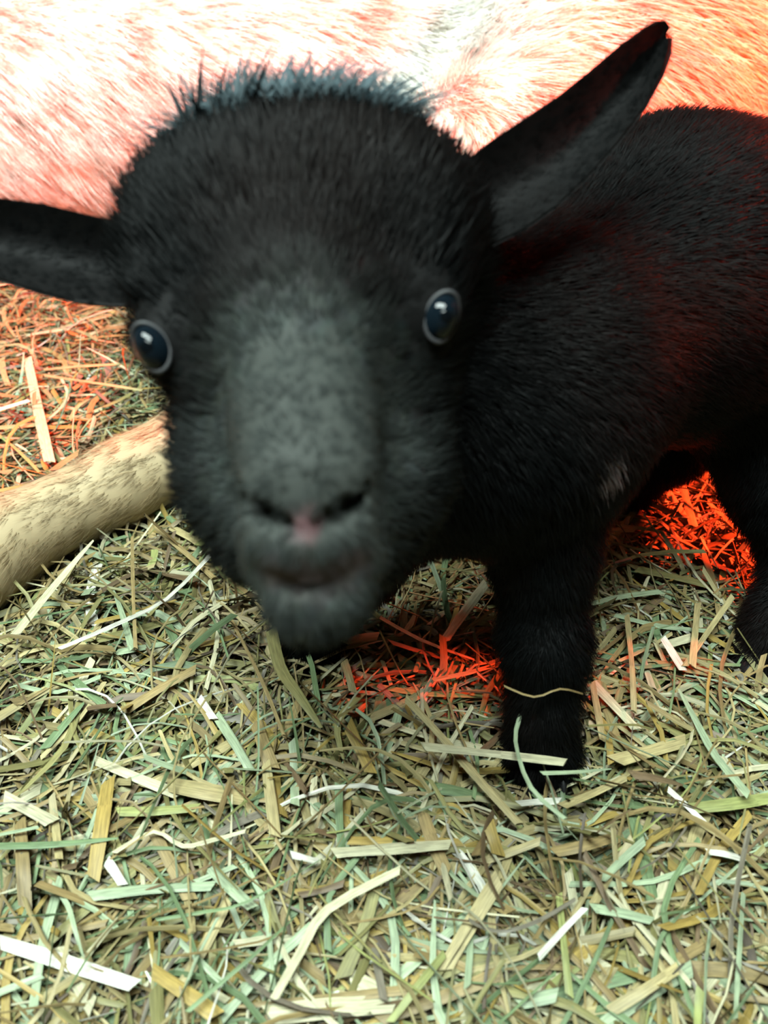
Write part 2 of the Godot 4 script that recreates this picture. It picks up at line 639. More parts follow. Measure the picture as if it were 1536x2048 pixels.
func room(panel_at: Vector3, panel_aim: Vector3, lamp_at: Vector3, lamp_aim: Vector3) -> void:
	var board := grained(Color(0.16, 0.13, 0.10), Color(0.30, 0.26, 0.21), Vector3(1.2, 6, 1.2))
	var earth := grained(Color(0.12, 0.09, 0.05), Color(0.24, 0.19, 0.10), Vector3(9, 9, 9))
	structure("floor", Vector3(3.4, 0.06, 3.4), Vector3(0, -0.03, -0.4), earth)
	structure("wall_back", Vector3(3.4, 2.0, 0.06), Vector3(0, 1.0, -1.75), board)
	structure("wall_front", Vector3(3.4, 2.0, 0.06), Vector3(0, 1.0, 1.25), board)
	structure("wall_left", Vector3(0.06, 2.0, 3.0), Vector3(-1.67, 1.0, -0.25), board)
	structure("wall_right", Vector3(0.06, 2.0, 3.0), Vector3(1.67, 1.0, -0.25), board)
	structure("ceiling", Vector3(3.4, 0.06, 3.1), Vector3(0, 2.03, -0.25), board)
	# unseen strip fitting added to give the daylight, with a glowing diffuser
	var strip := thing("added_strip_light", panel_at)
	strip.look_at_from_position(panel_at, panel_aim, Vector3(0.4, 0, -1))
	tag(strip, "long white strip light on rods, added out of view as the daylight", "strip light")
	var bm := BoxMesh.new()
	bm.size = Vector3(1.04, 0.34, 0.05)
	put("housing", bm, plain(Color(0.7, 0.7, 0.7), 0.5), strip, Vector3(0, 0, 0.031))
	var glow := plain(Color(0.9, 0.9, 0.9), 0.5)
	glow.emission_enabled = true
	glow.emission = Color(0.93, 1.0, 0.98)
	glow.emission_energy_multiplier = 2.0
	var dm := BoxMesh.new()
	dm.size = Vector3(1.0, 0.30, 0.01)
	put("diffuser", dm, glow, strip)
	for s in [-1, 1]:
		var foot: Vector3 = strip.global_transform * Vector3(0.42 * s, 0, 0.05)
		var rod := CylinderMesh.new()
		rod.top_radius = 0.006
		rod.bottom_radius = 0.006
		rod.height = 2.0 - foot.y
		var ro := put("hanger_rod", rod, plain(Color(0.5, 0.5, 0.5), 0.4), strip)
		ro.global_transform = Transform3D(Basis(), foot + Vector3(0, rod.height * 0.5, 0))
	# heat lamp: reflector, bulb, socket, cord
	var lamp := thing("heat_lamp", lamp_at)
	tag(lamp, "red bulb heat lamp in a metal reflector hanging over the animals", "heat lamp")
	lamp.look_at_from_position(lamp_at, lamp_aim, Vector3(0, 0, -1))
	var tin := plain(Color(0.6, 0.6, 0.6), 0.35)
	tin.metallic = 0.9
	var sh := put("reflector", lathe([Vector2(0.028, 0.10), Vector2(0.05, 0.085), Vector2(0.09, 0.045), Vector2(0.115, -0.02), Vector2(0.119, -0.02), Vector2(0.094, 0.048), Vector2(0.052, 0.089), Vector2(0.028, 0.104)], 32), tin, lamp)
	sh.rotation_degrees.x = 90
	var red := plain(Color(0.6, 0.05, 0.02), 0.3)
	red.emission_enabled = true
	red.emission = Color(1.0, 0.26, 0.13)
	red.emission_energy_multiplier = 1.5
	var bulb := put("bulb", lathe([Vector2(0.001, -0.030), Vector2(0.025, -0.026), Vector2(0.042, -0.008), Vector2(0.044, 0.012), Vector2(0.030, 0.055), Vector2(0.018, 0.085), Vector2(0.016, 0.10)], 24), red, lamp)
	bulb.rotation_degrees.x = 90
	var sk := put("socket", lathe([Vector2(0.001, 0.17), Vector2(0.022, 0.165), Vector2(0.028, 0.15), Vector2(0.028, 0.10)], 20), plain(Color(0.03, 0.03, 0.03), 0.4), lamp)
	sk.rotation_degrees.x = 90
	var top: Vector3 = lamp.global_transform * Vector3(0, 0, 0.168)
	var cord := CylinderMesh.new()
	cord.top_radius = 0.004
	cord.bottom_radius = 0.004
	cord.height = 2.0 - top.y
	var co := put("cord", cord, plain(Color(0.03, 0.03, 0.03), 0.5), lamp)
	co.global_transform = Transform3D(Basis(), top + Vector3(0, cord.height * 0.5, 0))

func px(r: float, d: float) -> float:
	return r * d / FPX

func kid() -> Field:
	var f := Field.new()
	var S := func(a: Array, b: Array, k: float, way: Vector3, reg: int) -> void:
		f.bone(at(a[0], a[1], a[2]), a[3] * a[2] / FPX, at(b[0], b[1], b[2]), b[3] * b[2] / FPX, k, way, reg)
	var back := Vector3(0.75, -0.45, -0.45)
	var down := Vector3(0.1, -1, 0.05)
	var rear := (at(600, 300, 0.21) - at(605, 950, 0.145)).normalized()
	# skull, face, muzzle, jaws
	S.call([410, 480, 0.205, 140], [790, 450, 0.205, 140], 0.02, rear, 1)
	S.call([590, 520, 0.199, 175], [600, 640, 0.185, 150], 0.03, rear, 1)
	S.call([340, 678, 0.1830, 74], [400, 560, 0.192, 112], 0.012, rear, 1)
	S.call([848, 622, 0.1845, 82], [800, 530, 0.192, 112], 0.012, rear, 1)
	S.call([605, 690, 0.176, 135], [606, 850, 0.160, 104], 0.02, rear, 1)
	S.call([565, 860, 0.156, 84], [548, 965, 0.146, 62], 0.012, rear, 4)
	S.call([655, 860, 0.156, 86], [682, 955, 0.147, 66], 0.012, rear, 4)
	S.call([612, 960, 0.148, 86], [615, 1070, 0.148, 92], 0.010, rear, 4)
	S.call([548, 1075, 0.150, 68], [545, 1120, 0.152, 60], 0.006, rear, 4)
	S.call([695, 1068, 0.150, 70], [718, 1108, 0.152, 62], 0.006, rear, 4)
	S.call([630, 1205, 0.154, 74], [625, 1130, 0.168, 90], 0.008, rear, 4)
	S.call([595, 1208, 0.154, 58], [685, 1198, 0.154, 60], 0.006, rear, 4)
	S.call([425, 790, 0.190, 72], [450, 960, 0.184, 76], 0.012, rear, 1)
	S.call([805, 760, 0.192, 84], [795, 960, 0.186, 82], 0.012, rear, 1)
	S.call([445, 960, 0.188, 72], [505, 1085, 0.186, 58], 0.008, rear, 1)
	S.call([800, 960, 0.190, 82], [755, 1085, 0.188, 64], 0.008, rear, 1)
	S.call([620, 800, 0.192, 160], [620, 1010, 0.182, 130], 0.02, rear, 1)
	# neck and trunk
	S.call([640, 560, 0.225, 190], [1000, 720, 0.268, 210], 0.03, back, 3)
	S.call([1080, 690, 0.280, 235], [1330, 575, 0.312, 270], 0.03, back, 0)
	S.call([1330, 575, 0.312, 270], [1570, 560, 0.345, 265], 0.03, back, 0)
	S.call([930, 900, 0.252, 175], [1060, 840, 0.275, 205], 0.03, Vector3(0.4, -0.9, 0), 0)
	# legs: near fore, far fore, near hind, far hind
	S.call([1040, 930, 0.268, 165], [1085, 1090, 0.276, 92], 0.02, down, 2)
	S.call([1085, 1090, 0.276, 92], [1090, 1290, 0.284, 76], 0.012, down, 2)
	S.call([1090, 1290, 0.284, 76], [1088, 1405, 0.290, 58], 0.010, down, 2)
	S.call([1088, 1405, 0.290, 58], [1082, 1500, 0.297, 64], 0.010, down, 2)
	S.call([1082, 1500, 0.297, 64], [1078, 1550, 0.301, 56], 0.008, down, 2)
	S.call([850, 960, 0.268, 120], [720, 1120, 0.305, 72], 0.02, down, 2)
	S.call([720, 1120, 0.305, 72], [632, 1255, 0.338, 54], 0.012, down, 2)
	S.call([632, 1255, 0.338, 54], [615, 1305, 0.344, 54], 0.010, down, 2)
	S.call([1540, 700, 0.335, 210], [1590, 960, 0.332, 120], 0.025, down, 2)
	S.call([1590, 960, 0.332, 120], [1610, 1120, 0.335, 66], 0.015, down, 2)
	S.call([1610, 1120, 0.335, 66], [1560, 1240, 0.334, 52], 0.012, down, 2)
	S.call([1560, 1240, 0.334, 52], [1515, 1335, 0.338, 54], 0.012, down, 2)
	S.call([1480, 740, 0.365, 150], [1350, 880, 0.385, 70], 0.02, down, 2)
	S.call([1350, 880, 0.385, 70], [1270, 950, 0.405, 48], 0.012, down, 2)
	S.call([1270, 950, 0.405, 48], [1212, 1018, 0.425, 40], 0.010, down, 2)
	# tail
	S.call([1740, 450, 0.365, 60], [1815, 350, 0.380, 26], 0.02, Vector3(0.5, 0.8, -0.3), 0)
	# nostrils, mouth line, eye sockets
	f.cut(at(505, 1000, 0.1450), at(540, 1030, 0.1415), 0.0022, 0.0010)
	f.cut(at(540, 1030, 0.1415), at(580, 1056, 0.1400), 0.0020, 0.0010)
	f.cut(at(712, 990, 0.1450), at(685, 1020, 0.1415), 0.0022, 0.0010)
	f.cut(at(685, 1020, 0.1415), at(648, 1046, 0.1400), 0.0020, 0.0010)
	for seg in [[528, 1158, 580, 1175], [580, 1175, 640, 1180], [640, 1180, 700, 1162], [700, 1162, 752, 1128]]:
		f.cut(at(seg[0], seg[1], 0.1450), at(seg[2], seg[3], 0.1450), 0.0011, 0.0015)
	var m := net(f, Vector3(-0.10, -0.01, -0.46), Vector3(0.33, 0.27, -0.09), 0.0025)
	var base := Vector3(0.09, 0.0, -0.27)
	# ears
	var ears: int = m.v.size()
	var up1 := []
	var lo1 := []
	for e in [[900, 350, 950, 500, 0.205], [980, 285, 985, 490, 0.207], [1050, 238, 1050, 458, 0.209], [1120, 192, 1110, 415, 0.211], [1185, 140, 1175, 355, 0.214], [1240, 93, 1235, 288, 0.216], [1288, 58, 1290, 215, 0.219], [1315, 43, 1325, 150, 0.221], [1330, 42, 1340, 100, 0.222], [1338, 52, 1342, 75, 0.223]]:
		up1.append(at(e[0], e[1], e[4]))
		lo1.append(at(e[2], e[3], e[4] - 0.004))
	leaf_sheet(m, up1, lo1, 0.008, 0.0035, -axis)
	var up2 := []
	var lo2 := []
	for e in [[300, 460, 300, 610, 0.198], [215, 440, 225, 612, 0.199], [150, 425, 150, 603, 0.200], [80, 408, 80, 585, 0.202], [0, 398, 0, 560, 0.204], [-80, 398, -80, 538, 0.206], [-160, 420, -155, 515, 0.209], [-215, 455, -210, 490, 0.212]]:
		up2.append(at(e[0], e[1], e[4]))
		lo2.append(at(e[2], e[3], e[4] - 0.004))
	leaf_sheet(m, up2, lo2, 0.008, 0.0035, -axis)
	var cols := PackedColorArray()
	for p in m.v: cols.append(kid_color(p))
	var root := thing("goat_kid", base)
	tag(root, "black goat kid standing in the hay, face pushed close to the viewer", "goat")
	var hide := plain(Color.WHITE, 0.6)
	hide.vertex_color_use_as_albedo = true
	hide.metallic_specular = 0.2
	put("body", commit(m, cols, base), hide, root)
	var hair := plain(Color.WHITE, 0.42)
	hair.vertex_color_use_as_albedo = true
	hair.metallic_specular = 0.17
	hair.backlight_enabled = true
	hair.backlight = Color(0.8, 0.8, 0.8)
	shag(f, m, ears, base, 42000, "kid", [clump(8, 0.40, 0.020, 0.62, 1), clump(8, 0.40, 0.020, 0.75, 2), clump(8, 0.45, 0.020, 0.5, 3)], hair, root, "fur")
	# eyes
	var dark := plain(Color(0.003, 0.006, 0.009), 0.06)
	dark.metallic_specular = 0.32
	var slot := plain(Color(0.002, 0.003, 0.004), 0.06)
	slot.metallic_specular = 0.32
	var lid := plain(Color(0.022, 0.022, 0.024), 0.6)
	for e in [[at(314, 695, 0.1778), 0, 1], [at(874, 634, 0.1786), 0, -1]]:
		var c: Vector3 = e[0]
		var ball := SphereMesh.new()
		ball.radius = 1.0
		ball.height = 2.0
		ball.radial_segments = 40
		ball.rings = 20
		var view: Vector3 = (EYE - c).normalized()
		var face: Vector3 = (view + Vector3(-0.40 * e[2], 0, 0)).normalized()
		var tall: Vector3 = (at(330, 740, 0.17) - at(285, 650, 0.17)).normalized() if e[2] == 1 else (at(865, 690, 0.17) - at(895, 580, 0.17)).normalized()
		tall = (tall - face * tall.dot(face)).normalized()
		var wide := tall.cross(face)
		var eye := put("eye", ball, dark, root)
		eye.transform = Transform3D(Basis(wide * 0.0046, tall * 0.0064, face * 0.0064), c - base)
		tag(eye, "glossy dark eye", "")
		var pm := SphereMesh.new()
		pm.radius = 0.45
		pm.height = 0.9
		var pupil := put("pupil", pm, slot, eye)
		pupil.transform = Transform3D(Basis(Vector3(0.9, 0, 0), Vector3(0, 0.7, 0), Vector3(0, 0, 0.3)), Vector3(0, 0, 0.876))
		# lids: a ring round the opening
		var st := SurfaceTool.new()
		st.begin(Mesh.PRIMITIVE_TRIANGLES)
		var rings := 28
		var tube := 8
		var ring := []
		for i in rings:
			var t := TAU * i / rings
			ring.append(Vector3(sin(t) * 0.86, cos(t) * 0.90, 0.48 + 0.10 * cos(t * 2.0)))
		for i in rings:
			for j in tube:
				var quad := []
				for ij in [[i, j], [i + 1, j], [i + 1, j + 1], [i, j + 1]]:
					var p: Vector3 = ring[ij[0] % rings]
					var along: Vector3 = (ring[(ij[0] + 1) % rings] - ring[(ij[0] + rings - 1) % rings]).normalized()
					var n1 := (p - along * p.dot(along)).normalized()
					var n2 := along.cross(n1)
					var a: float = TAU * (ij[1] % tube) / tube
					quad.append(p + (n1 * cos(a) + n2 * sin(a)) * 0.10)
				for q in [quad[0], quad[1], quad[2], quad[0], quad[2], quad[3]]: st.add_vertex(q)
		st.index()
		st.generate_normals()
		put("eyelid", st.commit(), lid, eye)
	# hooves
	var horn := plain(Color(0.010, 0.010, 0.011), 0.35)
	for h in [[ground(1078, 1580), Vector3(-0.05, 0, 1), 0.0105], [ground(610, 1338), Vector3(-0.3, 0, 1), 0.0100], [ground(1505, 1385), Vector3(-0.6, 0, 1), 0.0105], [ground(1205, 1040), Vector3(-0.7, 0, 1), 0.0100]]:
		put("hoof", hoof_mesh(h[2], h[1]), horn, root, h[0] - base)
	return f

func hoof_mesh(r: float, toe: Vector3) -> ArrayMesh:
	# two pointed claws side by side
	var st := SurfaceTool.new()
	st.begin(Mesh.PRIMITIVE_TRIANGLES)
	var fwd := toe.normalized()
	var side := fwd.cross(Vector3.UP).normalized()
	for s in [-1.0, 1.0]:
		var lower := []
		var upper := []
		for i in 12:
			var t := TAU * i / 12.0
			var c := cos(t)
			var long := 1.5 if c > 0 else 0.9
			var q: Vector3 = fwd * (c * r * long) + side * (sin(t) * r * 0.5 * (1.0 - 0.45 * maxf(c, 0.0)) + s * r * 0.58)
			lower.append(q)
			upper.append(q * 0.8 + side * (s * r * 0.1) - fwd * r * 0.25 + Vector3(0, r * 1.7, 0))
		for i in 12:
			var j := (i + 1) % 12
			for q in [lower[i], upper[i], lower[j], lower[j], upper[i], upper[j]]: st.add_vertex(q)
			for q in [upper[i], side * (s * r * 0.56) - fwd * r * 0.25 + Vector3(0, r * 1.85, 0), upper[j]]: st.add_vertex(q)
			for q in [lower[i], lower[j], side * (s * r * 0.58)]: st.add_vertex(q)
	st.generate_normals()
	return st.commit()

func doe() -> Field:
	var f := Field.new()
	var back := Vector3(0.75, -0.62, 0.15)
	# trunk lying on its side, belly towards the kid
	f.bone(Vector3(-0.72, 0.100, -0.76), 0.100, Vector3(0.10, 0.105, -0.75), 0.105, 0.06, back, 0)
	f.bone(Vector3(-0.72, 0.17, -1.00), 0.165, Vector3(0.34, 0.18, -0.98), 0.175, 0.12, back, 0)
	# haunch, thigh and the stretched hind leg
	f.bone(Vector3(0.38, 0.17, -0.86), 0.165, Vector3(0.18, 0.135, -0.69), 0.105, 0.05, Vector3(0.9, -0.35, 0.2), 0)
	f.bone(Vector3(0.18, 0.135, -0.69), 0.105, Vector3(0.08, 0.10, -0.57), 0.070, 0.05, Vector3(0.8, -0.5, 0.2), 0)
	var hock := ground(470, 850, 0.038)
	var fetlock := ground(-15, 1095, 0.026)
	f.bone(Vector3(0.08, 0.10, -0.57), 0.065, hock, 0.028, 0.04, hock - Vector3(0.08, 0.10, -0.57), 2)
	f.bone(hock, 0.027, ground(250, 960, 0.030), 0.0200, 0.02, fetlock - hock, 2)
	f.bone(ground(250, 960, 0.030), 0.0200, fetlock, 0.0205, 0.012, fetlock - hock, 2)
	var pastern := fetlock + Vector3(-0.012, -0.005, 0.055)
	f.bone(fetlock, 0.0205, pastern, 0.0170, 0.015, Vector3(-0.3, -0.3, 1), 2)
	# the other hind leg folded under, rump and tail
	f.bone(Vector3(0.40, 0.12, -0.90), 0.12, Vector3(0.50, 0.05, -0.66), 0.045, 0.04, Vector3(0.3, -0.5, 1), 2)
	f.bone(Vector3(0.50, 0.045, -0.66), 0.04, Vector3(0.36, 0.03, -0.58), 0.024, 0.02, Vector3(-1, 0, 0.4), 2)
	f.bone(Vector3(0.50, 0.20, -1.02), 0.05, Vector3(0.60, 0.23, -1.04), 0.025, 0.04, Vector3(1, 0.2, 0), 0)
	# shoulder, neck, head, folded forelegs
	f.bone(Vector3(-0.78, 0.15, -0.88), 0.13, Vector3(-0.80, 0.20, -0.98), 0.14, 0.06, Vector3(0.4, -0.9, 0), 0)
	f.bone(Vector3(-0.84, 0.20, -0.93), 0.115, Vector3(-1.02, 0.40, -0.90), 0.072, 0.06, Vector3(0.5, -0.7, 0), 3)
	f.bone(Vector3(-1.03, 0.43, -0.90), 0.070, Vector3(-1.09, 0.42, -0.86), 0.060, 0.03, Vector3(0.8, 0.2, -0.2), 1)
	f.bone(Vector3(-1.09, 0.42, -0.86), 0.056, Vector3(-1.19, 0.355, -0.79), 0.034, 0.03, Vector3(0.8, 0.2, -0.2), 1)
	f.bone(Vector3(-1.07, 0.37, -0.87), 0.045, Vector3(-1.17, 0.335, -0.80), 0.026, 0.03, Vector3(0.8, 0.2, -0.2), 1)
	f.bone(Vector3(-0.82, 0.09, -0.82), 0.06, Vector3(-0.96, 0.05, -0.70), 0.034, 0.04, Vector3(-1, -0.3, 0.6), 2)
	f.bone(Vector3(-0.96, 0.045, -0.70), 0.033, Vector3(-0.80, 0.03, -0.64), 0.022, 0.02, Vector3(1, -0.2, 0.4), 2)
	f.bone(Vector3(-0.86, 0.08, -1.02), 0.05, Vector3(-1.02, 0.04, -1.02), 0.03, 0.04, Vector3(-1, -0.3, 0), 2)
	var m := net(f, Vector3(-1.26, -0.01, -1.20), Vector3(0.66, 0.54, -0.18), 0.0075)
	var ears: int = m.v.size()
	for s in [-1, 1]:
		var u := []
		var l := []
		for t in 7:
			var w := sin(minf(1.0, 0.25 + t / 6.0 * 0.9) * PI) * 0.030 + 0.003
			var c := Vector3(-1.03, 0.45, -0.90) + Vector3(0.55 * s + 0.02, 0.04, 0.75 * s).normalized() * (0.045 + t * 0.016)
			u.append(c + Vector3(0, w, 0))
			l.append(c - Vector3(0, w, 0))
		leaf_sheet(m, u, l, 0.012, 0.005, Vector3(-0.8, 0, 0.5))
	var base := Vector3(-0.15, 0, -0.9)
	var cols := PackedColorArray()
	for p in m.v: cols.append(doe_color(p))
	var root := thing("goat_doe", base)
	tag(root, "large cream and tan adult goat lying behind the black kid, leg stretched out", "goat")
	var hide := plain(Color.WHITE, 0.7)
	hide.vertex_color_use_as_albedo = true
	put("body", commit(m, cols, base), hide, root)
	var hair := plain(Color.WHITE, 0.5)
	hair.vertex_color_use_as_albedo = true
	hair.backlight_enabled = true
	hair.backlight = Color(0.7, 0.7, 0.7)
	shag(f, m, ears, base, 38000, "doe", [clump(10, 0.26, 0.012, 0.45, 11), clump(10, 0.26, 0.012, 0.55, 12), clump(10, 0.28, 0.012, 0.38, 13)], hair, root, "fur")
	var horn := plain(Color(0.09, 0.07, 0.05), 0.5)
	for h in [[Vector3(pastern.x - 0.004, 0, pastern.z + 0.018), Vector3(-0.2, 0, 1)], [Vector3(0.34, 0, -0.57), Vector3(-1, 0, 0.4)], [Vector3(-0.78, 0, -0.635), Vector3(1, 0, 0.3)], [Vector3(-1.04, 0, -1.02), Vector3(-1, 0, 0)]]:
		put("hoof", hoof_mesh(0.019, h[1]), horn, root, h[0] - base)
	var dark := plain(Color(0.05, 0.03, 0.01), 0.08)
	for c in [Vector3(-1.085, 0.445, -0.802), Vector3(-1.135, 0.445, -0.885)]:
		var ball := SphereMesh.new()
		ball.radius = 0.013
		ball.height = 0.026
		put("eye", ball, dark, root, c - base)
	return f

func hay(kf: Field, df: Field) -> void:
	var mat := straw_material()
	var kinds := [
		[0.034, 0.0040, "strip", 0.002, 5], [0.046, 0.0027, "strip", 0.004, 6], [0.060, 0.0014, "blade", 0.010, 7], [0.036, 0.0023, "stem", 0.001, 5], [0.070, 0.0008, "stem", 0.014, 8],
		[0.014, 0.0036, "strip", 0.001, 4], [0.055, 0.0030, "blade", 0.008, 6], [0.026, 0.0017, "strip", 0.002, 4], [0.080, 0.0018, "blade", 0.016, 8], [0.022, 0.0009, "stem", 0.003, 4],
	]
	var share := [0.07, 0.11, 0.16, 0.08, 0.19, 0.04, 0.06, 0.10, 0.08, 0.14]
	var tones := ["tan", "straw", "pale", "gold", "olive", "green", "mint", "brown", "grey", "white", "lime", "dark"]
	var odds := [0.20, 0.16, 0.07, 0.06, 0.15, 0.10, 0.08, 0.08, 0.05, 0.012, 0.03, 0.008]
	var places := []
	var meshes := []
	for k in kinds.size():
		places.append([[], []])
		var kd: Array = kinds[k]
		var pts := []
		for s in kd[4]:
			var t: float = float(s) / (kd[4] - 1)
			pts.append(Vector3((t - 0.5) * kd[0], -0.35 * kd[3] * pow(t * 2.0 - 1.0, 2.0), kd[3] * sin(t * PI * 1.1)))
		meshes.append(stalk(pts, kd[1], kd[2], Color.WHITE, 40 + k))
	var ke := kf.every()
	var de := df.every()
	var made := 0
	for tries in 93000:
		# thicker towards the camera
		var z := -0.02 - 1.25 * pow(rng.randf(), 1.35)
		var half := 0.16 + absf(z) * 0.72
		var x := rng.randf_range(-half, half)
		var far := tries >= 60000
		if far:
			# the rest of the stall, past what the photograph shows
			x = rng.randf_range(-1.6, 1.6)
			z = rng.randf_range(-1.68, 1.18)
			if absf(x) < 0.16 - z * 0.72 and z < -0.02 and z > -1.2: continue
		var deep := rng.randf()
		var y := bump(x, z) + deep * 0.013 + 0.001
		var p := Vector3(x, y, z)
		if df.value(p, de) < 0.004: continue
		if kf.value(p, ke) < 0.003: continue
		var k := pick(share)
		var yaw := rng.randf() * TAU
		var spread := 0.16 if rng.randf() < 0.8 else 0.40
		var b := Basis(Vector3.UP, yaw) * Basis(Vector3(0, 0, 1), rng.randfn(0.0, spread)) * Basis(Vector3(1, 0, 0), rng.randfn(0.0, 0.45))
		var s := rng.randf_range(0.6, 1.35)
		if far: s *= 1.5
		b = b * Basis.from_scale(Vector3(s, 1.0, rng.randf_range(0.7, 1.2) * (1.3 if far else 1.0)))
		var c: Color = TONE[tones[pick(odds)]]
		var t2 := rng.randf_range(0.7, 1.15)
		places[k][0].append(Transform3D(b, p))
		places[k][1].append(Color(c.r * t2, c.g * t2, c.b * t2))
		made += 1
	var root := thing("hay_bedding", Vector3(0, 0, -0.4))
	tag(root, "loose mixed hay and chopped straw bedding covering the floor", "hay", "", "stuff")
	for k in kinds.size():
		var mm := MultiMesh.new()
		mm.transform_format = MultiMesh.TRANSFORM_3D
		mm.use_colors = true
		mm.mesh = meshes[k]
		mm.instance_count = places[k][0].size()
		for i in places[k][0].size():
			var tr: Transform3D = places[k][0][i]
			mm.set_instance_transform(i, Transform3D(tr.basis, tr.origin - root.position))
			mm.set_instance_color(i, places[k][1][i])
		var o := MultiMeshInstance3D.new()
		o.name = "hay_litter"
		o.multimesh = mm
		o.material_override = mat
		root.add_child(o, true)
		o.set_meta("kind", "stuff")

func pick(odds: Array) -> int:
	var total := 0.0
	for o in odds: total += o
	var r := rng.randf() * total
	for i in odds.size():
		r -= odds[i]
		if r <= 0.0: return i
	return odds.size() - 1

var straw_mat: StandardMaterial3D
func straw_material() -> StandardMaterial3D:
	if straw_mat == null:
		straw_mat = plain(Color.WHITE, 0.5)
		straw_mat.vertex_color_use_as_albedo = true
		straw_mat.albedo_texture = straw_texture()
		straw_mat.metallic_specular = 0.4
	return straw_mat

